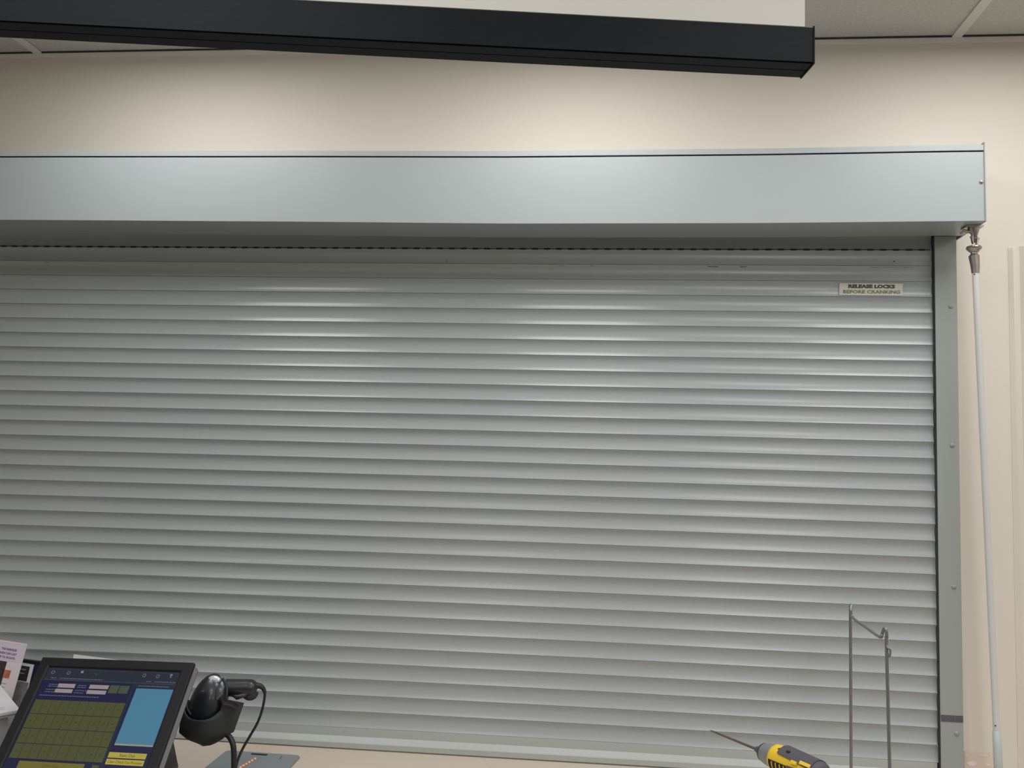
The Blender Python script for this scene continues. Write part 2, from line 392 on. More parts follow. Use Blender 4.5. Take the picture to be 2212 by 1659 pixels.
bar(.009, 2.9, [(.0025, Hh), (.0025, Hh+.0022), (.030, Hh+.0022), (.030, Hh)], 'top_flange', mat('brass_tinted_edge', (.10, .10, .075), .5), bm_t)

# ------------------------------------------------------------------ touch screen monitor
Mx = Vector((.99828, -.05323, .02468)); My = Vector((.05705, .78213, -.62049)); Mz = Vector((.01373, .62083, .78382))
mm = Matrix((Mx, My, Mz)).transposed().to_4x4(); mm.translation = Vector((-1.9515, -.4233, 1.2000))
mon = thing('touch_screen_monitor', None, 'black touch screen sales terminal tilted back on the counter, showing a grid of olive keys', 'monitor', matrix=mm)
Wm, Hm = .340, .272
def lb(a, b): return MB().box(a, b)
M_bez = mat('charcoal_bezel', (.010, .010, .013), .5, spec=.3, noise=.15, nscale=80)
# bezel ring with sloped inner lip
u0, u1, v0, v1 = .0215, .3175, -.0185, -.242
mb = MB()
out = [(0, 0, 0), (Wm, 0, 0), (Wm, 0, -Hm), (0, 0, -Hm)]
inn = [(u0, 0, v0), (u1, 0, v0), (u1, 0, v1), (u0, 0, v1)]
inb = [(u0+.002, .004, v0-.002), (u1-.002, .004, v0-.002), (u1-.002, .004, v1+.002), (u0+.002, .004, v1+.002)]
otb = [(x, .008, z) for x, y, z in out]
mb.grid([otb, out, inn, inb], close=True, smooth=False, caps=False)
mb.build('bezel', M_bez, mon, bevel=.002)
lb((.0012, .008, -Hm+.001), (Wm-.0012, .030, -.001)).build('side_band', mat('grey_side_band', (.20, .205, .21), .45, noise=.1, nscale=200), mon, bevel=.003)
mb = MB().hexa([(.004, .030, -Hm+.004), (Wm-.001, .030, -Hm+.004), (Wm-.03, .055, -Hm+.03), (.03, .055, -Hm+.03), (.004, .030, -.0015), (Wm-.001, .030, -.0015), (Wm-.03, .055, -.03), (.03, .055, -.03)])
mb.build('rear_housing', M_blkpl, mon, bevel=.002)
def em(name, c, s=.55): return mat(name, tuple(x*.35 for x in c), .28, spec=.22, emit=c, estr=s)
scr = lb((u0, .0042, v1), (u1, .0075, v0)).build('screen', em('screen_slate', srgb(44, 50, 62)), mon)
DPY = .0041
def rects(name, L, m, d=0.0):
    mb = MB()
    for (a, b, c, e) in L: mb.box((a/1000, DPY-d-.0001, -e/1000), (c/1000, DPY-d+.00005, -b/1000))
    return mb.build(name, m, scr)
rects('form_area', [(23.5, 49, 224, 241)], em('screen_navy', srgb(34, 38, 68)), .0001)
rects('side_area', [(228, 56, 315.5, 241)], em('screen_navy', srgb(34, 38, 68)), .0001)
rects('title_strip', [(23.5, 46.2, 315.5, 47.2), (23.5, 23.5, 315.5, 23.9)], em('screen_line', srgb(74, 78, 92)), .0001)
o = rects('receipt_area', [(234, 58, 314, 170)], em('screen_blue', srgb(72, 122, 148), .66), .0002); o['label'] = 'plain blue list area'
rects('list_footer', [(234, 170.3, 314, 174)], em('screen_palegrey', srgb(135, 138, 132), .7), .0002)
M_ol = em('screen_olive', srgb(74, 76, 48), .7)
for r in range(4):
    for c in range(10):
        a = 26.5+c*19.75; t = 90+r*29.9
        rects('display_key', [(a, t, a+19.0, t+28.7)], M_ol, .0002)
rects('display_key', [(176, 54, 196, 70.5)], em('screen_olive_dull', srgb(70, 78, 62), .7), .0002)
rects('display_key', [(198, 54, 218, 70.5)], MATS['screen_olive_dull'], .0002)
rects('display_key', [(52, 213, 190, 227)], em('screen_olive_bar', srgb(104, 98, 44), .75), .0002)
rects('display_key', [(206, 214, 220, 227)], M_ol, .0002)
for t in (187.5, 200.5): rects('display_key', [(230, t, 308, t+10.6)], em('screen_yellow', srgb(158, 146, 62), .8), .0002)['label'] = 'yellow display key'
rects('entry_field', [(61, 54.5, 99, 63)], em('screen_field', srgb(140, 130, 130), .75), .0002)
rects('entry_field', [(59.5, 66, 98, 74)], MATS['screen_field'], .0002)
rects('entry_field', [(131, 54.5, 173, 62.8)], MATS['screen_field'], .0002)
rects('entry_field', [(130, 66, 172, 74)], MATS['screen_field'], .0002)
def scr_text(L, c, name='screen_lettering'):
    mb = MB()
    for body, x, y, sz, al in L:
        vs, fs = text_verts(body, sz, 0, al)
        mb.add([(x/1000+v.x, DPY-.0004-v.z, -y/1000+v.y) for v in vs], fs)
    return mb.build(name, em('ink_%d_%d_%d' % c, srgb(*c), .7), scr)
for _l in [('Item Out', 269, 193, .0085, 'CENTER'), ('Clear Check Out Prompts', 269, 206, .0066, 'CENTER'), ('Clear Out', 120, 220, .0085, 'CENTER')]: scr_text([_l], (92, 70, 30))
sm = []
rr = random.Random(2)
for x, wd, y in [(38, 12, 43), (58, 95, 43.5), (250, 10, 43), (268, 30, 43), (300, 14, 43), (236, 66, 53), (24.5+16, 20, 57), (40, 24, 61), (38, 22, 68), (38, 24, 73), (105, 18, 57), (105, 20, 61), (103, 26, 68), (103, 20, 73), (30, 132, 80.5)]:
    k = x
    while k < x+wd:
        l = rr.uniform(2.5, 7); sm.append((k, y-.7, min(k+l, x+wd), y+.7)); k += l+1.2
rects('small_print', sm, em('screen_print', srgb(98, 100, 118), .7), .0003)['kind'] = 'stuff'
gl = []
for r in range(4):
    for c in range(10):
        if rr.random() < .8:
            a = 36+c*19.75; t = 104+r*29.9; gl += [(a-2.5, t-.8, a+2.5, t), (a-1.2, t+1, a+1.8, t+1.7)]
rects('key_marks', gl, em('screen_mark', srgb(52, 52, 32), .6), .0003)['kind'] = 'stuff'
mb = MB()                                                         # toolbar symbols
for cx, cy in [(37, 31), (72, 31), (240, 30), (270, 31)]:
    for a in range(6):
        t = a*math.pi/3; mb.box(((cx+3.2*math.cos(t)-.8)/1000, DPY-.0003, -(cy+3.2*math.sin(t)+.8)/1000), ((cx+3.2*math.cos(t)+.8)/1000, DPY, -(cy+3.2*math.sin(t)-.8)/1000))
mb.box((.0985, DPY-.0003, -.0305), (.104, DPY, -.0255)); mb.box((.297, DPY-.0003, -.033), (.299, DPY, -.025)); mb.box((.295, DPY-.0003, -.028), (.301, DPY, -.026))
mb.build('toolbar_icons', em('screen_icon', srgb(120, 124, 136), .7), scr)['kind'] = 'stuff'
mb = MB().hexa([(.131, DPY-.0003, -.030), (.133, DPY-.0003, -.028), (.133, DPY, -.028), (.131, DPY, -.030), (.135, DPY-.0003, -.035), (.136, DPY-.0003, -.0325), (.136, DPY, -.0325), (.135, DPY, -.035)])
mb.hexa([(.135, DPY-.0003, -.035), (.136, DPY-.0003, -.0325), (.136, DPY, -.0325), (.135, DPY, -.035), (.143, DPY-.0003, -.026), (.145, DPY-.0003, -.0255), (.145, DPY, -.0255), (.143, DPY, -.026)])
mb.build('check_mark', em('screen_green', srgb(40, 84, 66), .6), scr)
# stand: neck and foot, world-space points converted to the monitor's frame
inv = mm.inverted()
def wl(v): return [inv @ Vector(p) for p in v]
mb = MB().hexa(wl([(-1.84, -.36, .935), (-1.72, -.36, .935), (-1.72, -.25, .935), (-1.84, -.25, .935), (-1.83, -.38, 1.06), (-1.73, -.38, 1.06), (-1.73, -.31, 1.09), (-1.83, -.31, 1.09)]))
mb.build('neck', M_blkpl, mon)
mb = MB().hexa(wl([(-1.93, -.56, ZK), (-1.655, -.56, ZK), (-1.752, -.225, ZK), (-1.90, -.225, ZK), (-1.92, -.55, .932), (-1.665, -.55, .932), (-1.757, -.232, .938), (-1.895, -.232, .938)]))
mb.build('foot', mat('dark_maroon_black_base', (.03, .012, .013), .45), mon, bevel=.002)

# ------------------------------------------------------------------ barcode scanner in its stand
YH = -.31
sc_b = at(445, 1520, Y=YH)
scn = thing('barcode_scanner', sc_b, 'black handheld barcode scanner resting in a gooseneck stand beside the monitor', 'scanner')
def h(px, py, y=YH): return at(px, py, Y=y)
mb = Loc(sc_b)
pts = [(474, 1461, -.300), (471, 1463, -.302), (466, 1470, -.306), (461, 1484, -.312), (456, 1502, -.318), (450, 1522, -.322), (444, 1543, -.324), (438, 1562, -.322), (435, 1575, -.318)]
rad = [(.006, .008), (.015, .016), (.0235, .024), (.032, .030), (.0385, .034), (.041, .036), (.040, .036), (.033, .030), (.014, .014)]
mb.loft([h(a, b, c) for a, b, c in pts], rad, up=Vector((0, 1, .15)), n=26, power=.85)
mb.build('head', M_blkpl, scn, sub=1)
c = h(462, 1467.5, -.3275)
nx = Vector((1, .0, -.02)).normalized(); nyv = Vector((0, .50, .86))
nn_ = nx.cross(nyv).normalized()
mb = Loc(sc_b); ring = [[c + nx*(.0135*k*math.cos(2*math.pi*i/28)) + nyv*(.0085*k*math.sin(2*math.pi*i/28)) + nn_*d for i in range(28)] for k, d in ((1, -.006), (1, .0), (.9, .0015), (.45, .0022))]
mb.grid(ring, True, True); bd = mb.build('badge', mat('silver_badge', (.62, .66, .72), .28, metal=.4), scn)
mb = Loc(sc_b); ring = [[c + nx*(.003+.0065*k*math.cos(2*math.pi*i/16)) + nyv*(-.001+.0028*k*math.sin(2*math.pi*i/16)) + nn_*d for i in range(16)] for k, d in ((1, .0012), (1, .0030), (.5, .0032))]
mb.grid(ring, True, True); mb.build('badge_mark', mat('blue_mark', (.42, .50, .62), .4), bd)
mb = Loc(sc_b)                                                    # side panel seam ridge
mb.loft(smoothpath([h(481, 1466, -.325), h(489, 1480, -.335), h(490, 1500, -.343), h(484, 1517, -.345)], 5), .0028, n=8)
mb.build('seam_ridge', M_blkmt, scn)
mb = Loc(sc_b)                                                    # glossy side panel
mb.loft([h(480, 1474, -.334), h(478, 1484, -.3405), h(474, 1498, -.346), h(468, 1511, -.350)], [(.004, .004), (.008, .006), (.0085, .007), (.003, .003)], up=Vector((0, 1, 0)), n=14)
mb.build('side_panel', mat('gloss_dark_panel', (.07, .08, .11), .22, coat=.5), scn)
mb = Loc(sc_b)
mb.loft([h(484, 1484, -.300), h(497, 1486, -.295), h(512, 1486, -.290), h(527, 1486, -.286), h(540, 1487, -.282), h(550, 1488, -.280), h(555, 1489, -.279)],
        [(.018, .018), (.0195, .019), (.0195, .019), (.019, .018), (.021, .019), (.018, .017), (.008, .008)], up=Vector((0, 1, 0)), n=20)
mb.build('handle', M_blkpl, scn, sub=1)
mb = Loc(sc_b)
mb.loft([h(524, 1494, -.286), h(531, 1500, -.286), h(539, 1504, -.284), h(548, 1502, -.282), h(553, 1494, -.280)], [(.006, .008), (.010, .012), (.0115, .013), (.011, .012), (.007, .008)], up=Vector((0, 1, 0)), n=16)
mb.build('handle_butt', M_blkmt, scn, sub=1)
mb = Loc(sc_b); mb.loft([h(503, 1500, -.302), h(512, 1506, -.303), (h(526, 1502, -.300)), h(533, 1499, -.296)], [.004, .006, .005, .003], n=10); mb.build('trigger', mat('brown_black_trigger', (.035, .028, .028), .4), scn)
mb = Loc(sc_b); mb.loft(smoothpath([h(553, 1481, -.279), h(562, 1482, -.276), h(569, 1488, -.274), h(572.5, 1497, -.273)], 4), [.0072-.0003*k for k in range(13)], n=10); mb.build('strain_relief', M_cable, scn)
mb = Loc(sc_b); cab = smoothpath([h(572, 1494, -.273), h(571.5, 1508, -.273), h(566, 1535, -.273), h(556, 1562, -.275), h(540, 1590, -.280), h(524, 1618, -.288), h(513, 1645, -.300), h(509, 1668, -.310), h(515, 1690, -.322), (-1.50, -.37, ZK+.0100), (-1.455, -.40, ZK+.0090), (-1.38, -.44, ZK+.004)], 6)
mb.loft(cab, .0029, n=10); mb.build('cable', M_cable, scn)

stb = h(505, 1700, -.33); stb = Vector((stb.x, -.33, ZK+.0055))
stand = thing('scanner_stand', stb, 'black cup holder on a bent gooseneck stalk carrying the barcode scanner', 'stand')
mb = Loc(stb)                                                     # open cup, rim low at the front, high at the sides
cupc = [(447, 1604, -.322, .018, .018), (443, 1594, -.326, .040, .030), (440, 1580, -.330, .0525, .040), (442, 1562, -.331, .0520, .042), (445, 1548, -.331, .0500, .042)]
NU = 32; rows = []
for px, py, y, ra, rb in cupc:
    c = h(px, py, y); rows.append([c + Vector((ra*math.cos(2*math.pi*k/NU), -rb*math.sin(2*math.pi*k/NU), 0)) for k in range(NU)])
rim = []; rimi = []
for k in range(NU):
    a = 2*math.pi*k/NU; side = abs(math.cos(a)); hgt = .030*side**3 + (.028 if math.sin(a) < -.2 else 0)*(1-side) - .001
    p = Vector(rows[-1][k]); rim.append(p+Vector((0.001*math.cos(a), 0, hgt+.004))); c = h(445, 1545, -.331)
    rimi.append(p+Vector((-.0035*math.cos(a), .0035*math.sin(a), hgt+.004)))
rows += [rim, rimi, [h(443, 1575, -.330)+Vector((.046*math.cos(2*math.pi*k/NU), -.037*math.sin(2*math.pi*k/NU), 0)) for k in range(NU)]]
mb.grid(rows, True, True, caps=True); mb.build('cup', M_blkmt, stand)
mb = Loc(stb)
P4 = [h(479, 1518, -.355), h(513, 1525, -.330), h(490, 1590, -.330), h(463, 1585, -.355)]
off = Vector((.004, .030, 0))
mb.hexa([P4[3], P4[2], P4[2]+off, P4[3]+off, P4[0], P4[1], P4[1]+off, P4[0]+off]); mb.build('side_clip', M_blkmt, stand, bevel=.002)
mb = Loc(stb); mb.loft([h(478, 1516.5, -.357), h(495, 1519, -.345), h(513, 1527, -.330)], [(.002, .012)]*3, up=Vector((0, 1, 0)), n=8); mb.build('clip_lip', mat('dark_red_black_lip', (.018, .012, .013), .4), stand)
mb = Loc(stb); mb.loft([h(398, 1512, -.345), h(402, 1516, -.347), h(404, 1530, -.349), h(412, 1544, -.362)], [.003, .0028, .0025, .002], n=8); mb.build('ear', M_blkmt, stand)
mb = Loc(stb); mb.loft([h(455, 1590, -.318), h(460, 1600, -.318), h(462, 1606, -.318)], [(.030, .026), (.024, .022), (.010, .010)], n=18); mb.build('mount', M_blkpl, stand)
mb = Loc(stb)
gp = smoothpath([h(482, 1583, -.318), h(494, 1590, -.322), h(502, 1604, -.327), h(505, 1622, -.330), h(505.5, 1645, -.330), h(505, 1672, -.330), (stb.x, -.33, ZK+.008)], 6)
mb.loft(gp, [.0058+.0004*(k % 2) for k in range(len(gp))], n=12); mb.build('gooseneck', M_cable, stand)
mb = Loc(stb); mb.loft([(stb.x, -.33, ZK+.0052), (stb.x, -.33, ZK+.0100), (stb.x, -.33, ZK+.012)], [.045, .043, .036], n=32); mb.build('base', M_blkpl, stand)

# ------------------------------------------------------------------ grey plate on the counter
cbp = Vector((-1.58, -.2, ZK)); ZP = ZK+.0048
card = thing('counter_plate', cbp, 'flat grey plastic plate with orange marks and a slot lying by the scanner stand', 'plate')
def rr_poly(cor, r):
    out = []
    n = len(cor)
    for i in range(n):
        p0, p1, p2 = Vector(cor[i-1]), Vector(cor[i]), Vector(cor[(i+1) % n])
        a = p1+(p0-p1).normalized()*r; b = p1+(p2-p1).normalized()*r
        for k in range(7):
            t = k/6; out.append((1-t)**2*a+2*t*(1-t)*p1+t*t*b)
    return out
cor = [(-1.676, -.086), (-1.491, -.091), (-1.481, -.40), (-1.668, -.40)]
poly = rr_poly([(x, y, 0) for x, y in cor], .014)
mb = Loc(cbp); mb.grid([[(p.x, p.y, ZK+.0003) for p in poly], [(p.x, p.y, ZP-.0008) for p in poly], [(p.x*.996-.0063, p.y*.99-.002, ZP) for p in poly]], True, False)
mb.build('plate', mat('slate_grey_plastic', (.215, .245, .262), .5, noise=.04, nscale=30), card)
sp = [at(a, b, Z=ZP) for a, b in ((543, 1628.5), (577, 1631))]
mb = Loc(cbp); mb.hexa([sp[0]+Vector((0, -.0045, 0)), sp[1]+Vector((0, -.0045, 0)), sp[1]+Vector((0, .0045, 0)), sp[0]+Vector((0, .0045, 0)), sp[0]+Vector((0, -.0045, .0006)), sp[1]+Vector((0, -.0045, .0006)), sp[1]+Vector((0, .0045, .0006)), sp[0]+Vector((0, .0045, .0006))]); mb.build('slot', M_dark, card)
M_or = mat('orange_print', (.75, .20, .05), .5); M_wp = mat('white_print', (.80, .68, .56), .5)
for i in range(6):
    c = at(551-6.3*i, 1639+3.7*i, Z=ZP+.0004)
    e1 = Vector((1, .25, 0)).normalized(); e2 = Vector((-.25, 1, 0)).normalized()
    for k, (ra, rb, m, dzv, nm) in enumerate(((.0043, .0095, M_or, .0, 'orange_mark'), (.0024, .0060, M_wp, .0003, 'white_mark'))):
        mb = Loc(cbp); ring = [[c+e1*(ra*math.cos(t*math.pi/7))+e2*(rb*math.sin(t*math.pi/7))+Vector((0, 0, dzv+q)) for t in range(14)] for q in (-.0003, .0003)]
        mb.grid(ring, True, False); mb.build(nm, m, card)
mb = Loc(cbp); a, b = at(604, 1639, Z=ZP+.0002), at(609, 1633, Z=ZP+.0002); mb.loft([a, b], .0006, up=Vector((0, 0, 1)), n=6); mb.build('scratch', M_dark, card)

# ------------------------------------------------------------------ leaflets, folder, papers at the left
M_lf = mat('leaflet_paper', (.62, .55, .60), .5); M_wh = mat('white_paper', (.66, .66, .68), .6); M_lf2 = mat('pale_leaflet', (.50, .50, .52), .5)
hb = Vector((-2.20, -.17, ZK))
hold = thing('leaflet_holder', hb, 'black countertop leaflet holder behind the monitor at the left edge', 'holder')
mb = Loc(hb); mb.box((-2.33, -.25, ZK), (-2.10, -.09, ZK+.006)); mb.build('base', M_blkmt, hold)
mb = Loc(hb); mb.box((-2.33, -.25, ZK+.006), (-2.10, -.247, ZK+.06)); mb.build('front_lip', M_blkmt, hold)
mb = Loc(hb); mb.box((-2.33, -.093, ZK+.006), (-2.10, -.09, ZK+.13)); mb.build('back_panel', M_blkmt, hold)
def sheet(name, TR, wdt, hgt, roll, lean, thick, m, label, cat, tab=None):
    """upright card: TR = world top right corner; roll clockwise degrees, lean back degrees"""
    r, l = math.radians(roll), math.radians(lean)
    ex = Vector((math.cos(r), 0, -math.sin(r))); ez = Vector((math.sin(r), 0, math.cos(r)))
    ez = Vector((ez.x, math.sin(l), ez.z*math.cos(l))).normalized(); ey = ez.cross(ex).normalized(); ex = ey.cross(ez).normalized()
    M = Matrix((ex, ey, ez)).transposed().to_4x4(); M.translation = TR - ez*hgt - ex*wdt/2
    t = thing(name, None, label, cat, matrix=M)
    MB().box((-wdt/2, 0, 0), (wdt/2, thick, hgt)).build('sheet', m, t)
    return t, M
def on(t, name, L, m, W, H, d=.0004):          # L: (x from right, y from top) mm rects on the face
    mb = MB()
    for x0, y0, x1, y1 in L: mb.box((W/2-x1/1000, -d, H-y1/1000), (W/2-x0/1000, .0, H-y0/1000))
    return mb.build(name, m, t)
lf, _ = sheet('leaflet', at(59, 1391, Y=-.185), .1, .247, 5.5, 12, .0015, M_lf, 'pale pink leaflet with purple lettering about shingles in the counter holder', 'leaflet')
on(lf, 'pink_header', [(0, 0, 100, 4)], mat('pink_paper', (.66, .54, .60), .5), .1, .247, .0003)
on(lf, 'text_panel', [(1, 4.5, 99, 44)], mat('lavender_paper', (.56, .50, .60), .5), .1, .247, .0003)
on(lf, 'photo', [(37, 46, 99, 120)], mat('dark_brown_photo', (.035, .022, .022), .4, noise=.4, nscale=40), .1, .247)
o = on(lf, 'small_photo', [(21, 64, 42, 82)], mat('orange_red_photo', (.40, .12, .06), .4, noise=.8, nscale=90), .1, .247); o['label'] = 'small orange and red photo'
on(lf, 'line_drawing', [(36, 82, 37, 125), (44, 82, 45, 115), (24, 94, 60, 94.8), (26, 102, 60, 102.8), (28, 110, 60, 110.8), (30, 118, 60, 118.8)], mat('grey_ink', (.14, .13, .14), .6), .1, .247)
mb = MB()
for i, b in enumerate(('THE SHINGLES', 'RASH CAN LAST', 'UP TO 30 DAYS.')):
    vs, fs = text_verts(b, .0068, .0002, 'CENTER', xs=.86); mb.add([(.05-.040+v.x, -.0006-v.z, .247-.0185-.0092*i+v.y) for v in vs], fs)
mb.build('lettering', mat('purple_ink', (.17, .08, .22), .6), lf)
l2, _ = sheet('leaflet', at(73, 1436, Y=-.150), .1, .186, 6, 8, .0015, M_wh, 'white edged leaflet with a dark cover photo behind the pink leaflet', 'leaflet')
on(l2, 'photo', [(8, 6, 92, 40)], mat('dark_cover_photo', (.028, .026, .028), .4), .1, .186)
on(l2, 'lower_photo', [(1, 42, 99, 120)], mat('grey_photo', (.20, .20, .21), .5, noise=.6, nscale=70), .1, .186)
mb = MB()
on(l2, 'caption_marks', [(16, 13, 30, 15.5), (18, 22, 32, 24.5)], mat('pale_caption', (.25, .25, .26), .5), .1, .186, .0007)
fo, _ = sheet('folder', at(87, 1429, Y=-.118), .16, .175, 4, 4, .012, mat('navy_cover', (.014, .022, .075), .4), 'navy blue folder with black top edge standing behind the leaflets', 'folder')
on(fo, 'spine_edge', [(0, 0, 160, 9)], mat('black_edge', (.014, .013, .015), .4), .16, .175)
ws, _ = sheet('notice_card', at(272, 1428, Y=-.105), .135, .205, 4.0, 3, .002, mat('bright_white_card', (.74, .76, .80), .5), 'plain white card standing between the monitor and the shutter', 'card')

cz = 1.078
ca = Vector((-2.10, -.40, ZK))
cart = thing('document_tray', ca, 'pale grey document box under the white papers at the lower left', 'box')
mb = Loc(ca); C0 = Vector((-2.000, -.425, 0)); e1 = Vector((-.68, .73, 0)); e2 = Vector((-.55, -.835, 0))
def quad(c, a, b, z0, z1, mb): 
    v = [c, c+e1*a, c+e1*a+e2*b, c+e2*b]
    mb.hexa([(p.x, p.y, z0) for p in v]+[(p.x, p.y, z1) for p in v])
quad(C0+e1*.02+e2*.012, .19, .2, ZK, cz-.001, mb); mb.build('box_body', mat('pale_grey_card', (.42, .42, .43), .6), cart)
st_b = Vector((-2.08, -.38, cz))
for i, (dxs, dys, th_, mm_, lab) in enumerate([(0, 0, .0055, M_lf2, 'lower bundle of white papers on the document box'), (.006, .002, .0055, M_wh, 'upper bundle of white papers on the document box')]):
    z0 = cz + sum([.0, .006][:i+1])
    mb = MB(); c = C0+Vector((dxs, dys, 0))-st_b
    v = [c, c+e1*.25, c+e1*.25+e2*.21, c+e2*.21]
    pp = thing('paper_stack', (st_b.x, st_b.y, z0), lab, 'paper')
    for k in range(5):
        ox = random.uniform(-.0012, .0012); mb = MB()
        mb.hexa([(p.x+ox, p.y+ox, k*.0011) for p in v]+[(p.x+ox, p.y+ox, k*.0011+.001) for p in v]); mb.build('sheet', mm_, pp)
    if i == 1:
        mb = MB(); e = at(8, 1532, Z=z0+.0057)
        for (a, b, s) in ((-.004, 0, .005), (-.012, .012, .004)):
            q = Vector((e.x+a, e.y+b, .0056))-Vector((st_b.x, st_b.y, 0)); mb.loft([q, q+Vector((0, 0, .0003))], [(s, s*1.4)]*2, n=12)
        mb.build('faint_print', mat('pale_blue_print', (.54, .57, .68), .6), pp)

# ------------------------------------------------------------------ wire frame stand
tl = Vector((-.262, -.25, 1.3522)); trr = Vector((-.261, -.5, 1.3463)); wb = Vector((-.262, -.375, ZK+.0035))
wf = thing('wire_stand', wb, 'thin grey wire bag stand upright on the counter in front of the shutter', 'stand')
rw = .0033
mb = Loc(wb); mb.loft([tl+Vector((0, 0, -.002)), Vector((tl.x, tl.y, ZK+.004))], rw, n=12); mb.build('upright', M_wire, wf)
lo = at(1843, 1335, Y=-.27); a1 = at(1901, 1376, Y=-.478); a2 = at(1906, 1368, Y=-.487); a3 = at(1910, 1358, Y=-.492); a4 = at(1914, 1360, Y=-.50); a5 = at(1916, 1378, Y=-.50)
mb = Loc(wb); mb.loft(smoothpath([tl+Vector((0, .001, -.004)), tl+Vector((.001, -.004, .001)), at(1838, 1318, Y=-.262), lo, at(1872, 1356, Y=-.375), a1, a2, a3, a4, a5], 6), .0030, n=12); mb.build('top_rail', M_wire, wf)
mb = Loc(wb); mb.loft([at(1914.5, 1374, Y=-.50), at(1922, 1659, Y=-.50), Vector((at(1926, 1800, Y=-.5).x, -.5, ZK+.004))], .0032, n=12); mb.build('upright', M_wire, wf)
mb = Loc(wb); mb.loft(smoothpath([at(1913, 1380, Y=-.498), at(1917, 1398, Y=-.503), at(1921, 1401, Y=-.505), at(1923.5, 1406, Y=-.505), at(1922.5, 1416, Y=-.505), at(1919, 1418, Y=-.503), at(1917.5, 1411, Y=-.502)], 5), .0019, n=8); mb.build('hook', M_wire, wf)
mb = Loc(wb); mb.loft([(-.262, -.25, ZK+.0035), (-.262, -.375, ZK+.0035), (-.262, -.50, ZK+.0035)], .0033, up=Vector((1, 0, 0)), n=10)
mb.loft([(-.262, -.25, ZK+.0035), (-.08, -.25, ZK+.0035), (-.08, -.5, ZK+.0035), (-.262, -.5, ZK+.0035)], .0033, up=Vector((0, 0, 1)), n=10); mb.build('base_loop', M_wire, wf)

# ------------------------------------------------------------------ impact driver
DA = Vector((-.4820, -.4073, 1.09)); DB = Vector((-.3856, -.5556, 1.09)); ax = (DB-DA).normalized(); sd = Vector((0, 0, 1)).cross(ax).normalized(); UPV = Vector((0, 0, 1))
db = Vector(DA+ax*.11); db.z = ZK
dr = thing('cordless_driver', db, 'yellow and grey cordless driver with a long bit standing on the counter', 'driver')
def lathe(prof_, name, m, par=dr, n=32, a0=0, a1=360, smooth=True):
    mb = Loc(db); rows = []
    full = a1-a0 >= 360
    cnt = n if full else n+1
    for s, r in prof_:
        s *= 1.085; r *= .84
        rows.append([DA+ax*s+(sd*math.cos(math.radians(a0+(a1-a0)*k/n))+UPV*math.sin(math.radians(a0+(a1-a0)*k/n)))*r for k in range(cnt)])
    mb.grid(rows, full, smooth, caps=full); return mb.build(name, m, par)
M_bit = mat('dull_bit_steel', (.16, .135, .13), .5, metal=.6)
lathe([(-.1265, .0007), (-.119, .0019), (-.100, .0024), (-.03, .0029), (.004, .0034)], 'bit', M_bit, n=12)
lathe([(-.001, .003), (.0, .0058), (.006, .0085), (.013, .0100), (.0165, .0125), (.020, .0140)], 'collar', mat('dark_grey_collar', (.085, .088, .10), .45), n=24)
lathe([(.017, .010), (.0175, .0185), (.020, .0205), (.023, .0210)], 'nose_ring', mat('charcoal_ring', (.05, .05, .058), .4))
lathe([(.0225, .0205), (.030, .0235), (.042, .0258), (.054, .0268), (.058, .0268)], 'gear_case', mat('light_grey_metal', (.27, .275, .295), .38, metal=.35, noise=.08, nscale=60))
M_yel = mat('tool_yellow', (.82, .56, .035), .42)
lathe([(.050, .022), (.0505, .0282), (.056, .0296), (.066, .0300), (.090, .0300), (.120, .0296), (.150, .0280), (.158, .0220), (.160, .010)], 'housing', M_yel)
M_rub = mat('dark_grey_rubber', (.078, .075, .088), .6)
def shell(s0, s1, a0, a1, r0, r1, name, m, taper=0):
    mb = Loc(db); na, ns = 14, 8; o_, i_ = [], []
    s0 *= 1.085; s1 *= 1.085; r0 *= .84; r1 *= .84
    for i in range(ns+1):
        t = i/ns; s = s0+(s1-s0)*t; r = r0+(r1-r0)*t; tp = taper*(1-t)
        ro, ri = [], []
        for k in range(na+1):
            a = math.radians(a0+tp+(a1-a0-2*tp)*k/na); v = sd*math.cos(a)+UPV*math.sin(a); ro.append(DA+ax*s+v*r); ri.append(DA+ax*s+v*(r-.004))
        o_.append(ro); i_.append(ri)
    mb.grid(o_, smooth=True); mb.grid([o_[0], i_[0]], smooth=False); mb.grid([o_[-1], i_[-1]], smooth=False)
    mb.grid([[r[0] for r in o_], [r[0] for r in i_]], smooth=False); mb.grid([[r[-1] for r in o_], [r[-1] for r in i_]], smooth=False)
    return mb.build(name, m, dr)
# 'towards the camera' side of the axis
side = 180 if sd.dot(CAM-DA) < 0 else 0
def sa(a): return a if side == 0 else 180-a
def sh2(s0, s1, a, b, r0, r1, name, m, taper=0):
    lo_, hi_ = sorted((sa(a), sa(b))); return shell(s0, s1, lo_, hi_, r0, r1, name, m, taper)
sh2(.074, .150, 25, 150, .0345, .0305, 'top_grip', M_rub, 14)
sh2(.056, .098, -50, 5, .0306, .0306, 'vent_recess', mat('vent_black', (.010, .009, .011), .7))
for k in range(4):
    s = .064+k*.0095; sh2(s, s+.0018, -46, 1, .0318, .0318, 'vent_rib', M_yel)
sh2(.100, .146, -45, 12, .0316, .0300, 'side_grip', M_rub, 4)
sh2(.110, .122, 22, 35, .0352, .0345, 'accent_stripe', M_yel)
sh2(.127, .149, 32, 45, .0345, .0325, 'accent_stripe', M_yel)
sh2(.090, .097, 55, 64, .0352, .0352, 'grip_notch', MATS['vent_black'])
q = DA+ax*.075+(sd*math.cos(math.radians(sa(62)))+UPV*math.sin(math.radians(sa(62))))*.0252; n_ = (q-(DA+ax*.075)).normalized()
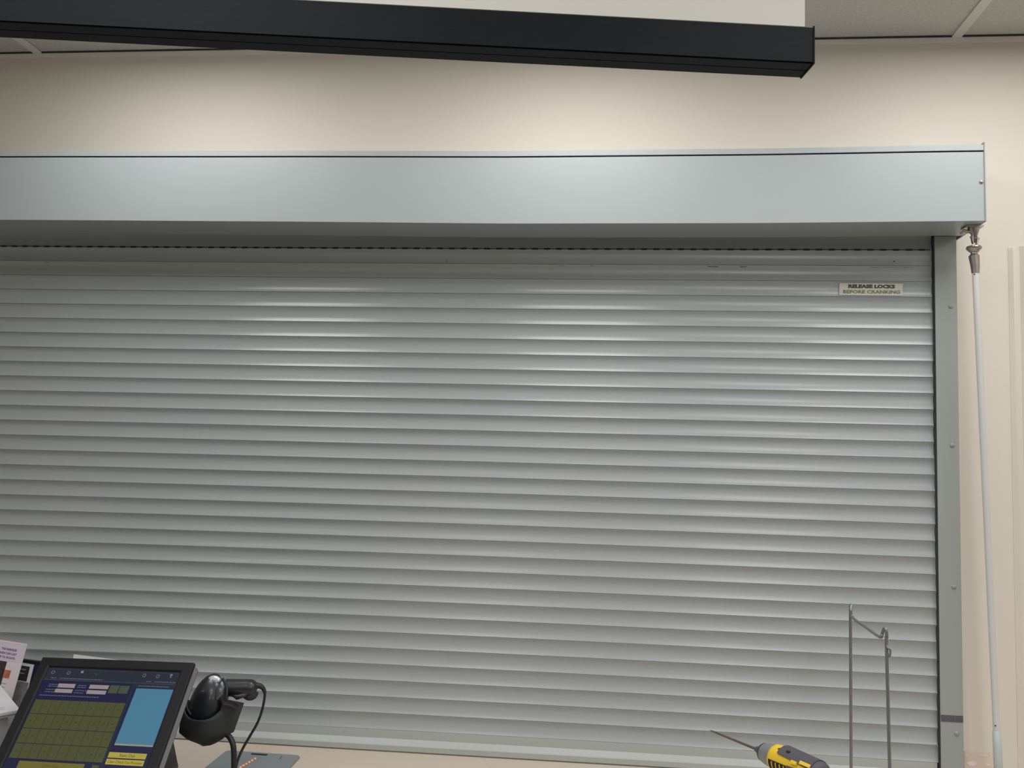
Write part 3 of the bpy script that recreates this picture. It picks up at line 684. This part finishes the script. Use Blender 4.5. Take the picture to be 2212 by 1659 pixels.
mb = Loc(db); mb.loft([q-n_*.001, q+n_*.0006], [.0028, .0022], up=ax, n=10); mb.build('case_screw', MATS['vent_black'], dr)
lathe([(.148, .0285), (.156, .0275), (.1605, .0235), (.163, .012)], 'rear_cap', M_rub)
mb = Loc(db); c0 = DA+ax*.115
mb.loft([c0+Vector((0, 0, -.022)), c0+Vector((0, 0, -.05))+ax*.004, c0+Vector((0, 0, -.085))+ax*.008, c0+Vector((0, 0, -.122))+ax*.004], [(.017, .021), (.0155, .019), (.0155, .019), (.019, .026)], up=ax, n=18)
mb.build('grip', M_rub, dr)
mb = Loc(db); mb.loft([c0-ax*.020+Vector((0, 0, -.034)), c0-ax*.024+Vector((0, 0, -.048)), c0-ax*.020+Vector((0, 0, -.062))], [(.006, .005), (.007, .007), (.006, .005)], up=ax, n=10); mb.build('trigger', MATS['vent_black'], dr)
mb = Loc(db); b0 = c0-ax*.005
def obox(mb, c, la, ls, z0, z1):
    v = [c+ax*a+sd*s for a, s in ((-la, -ls), (la, -ls), (la, ls), (-la, ls))]; mb.hexa([(p.x, p.y, z0) for p in v]+[(p.x, p.y, z1) for p in v])
obox(mb, b0, .055, .036, ZK+.001, ZK+.048); mb.build('battery', MATS['vent_black'], dr, bevel=.004)
mb = Loc(db); obox(mb, b0, .056, .037, ZK+.034, ZK+.062); mb.build('battery_shoe', M_yel, dr, bevel=.004)

# ------------------------------------------------------------------ notice on the wall at lower right
a = at(2083, 1622, Y=YW); xb = at(2149, 1640, Y=YW).x
nb = Vector(((a.x+xb)/2, YW, a.z-.10))
nt = thing('wall_notice', nb, 'faded pinkish notice on the cream wall beside the lower guide rail', 'notice')
mb = Loc(nb); mb.box((a.x, YW-.0012, a.z-.2), (xb, YW-.0002, a.z)); mb.build('sheet', mat('faded_pink_paper', (.70, .585, .50), .55, noise=.05, nscale=30), nt)
mb = Loc(nb)
def blot(px, py, ra, rb):
    c = at(px, py, Y=YW-.0014); mb.loft([c, c+Vector((0, -.0003, 0))], [(ra, rb)]*2, up=Vector((0, 0, 1)), n=14)
for px, py, ra, rb in [(2088, 1630, .004, .003), (2117, 1631, .005, .003), (2129, 1632, .007, .0035), (2140, 1630, .003, .003)]: blot(px, py, ra, rb)
mb.build('pale_print', mat('pale_pink_print', (.74, .64, .57), .5), nt)
mb = Loc(nb); blot(2099, 1649, .011, .005); blot(2134, 1652, .006, .002); mb.build('white_print', mat('white_pink_print', (.80, .73, .73), .5), nt)
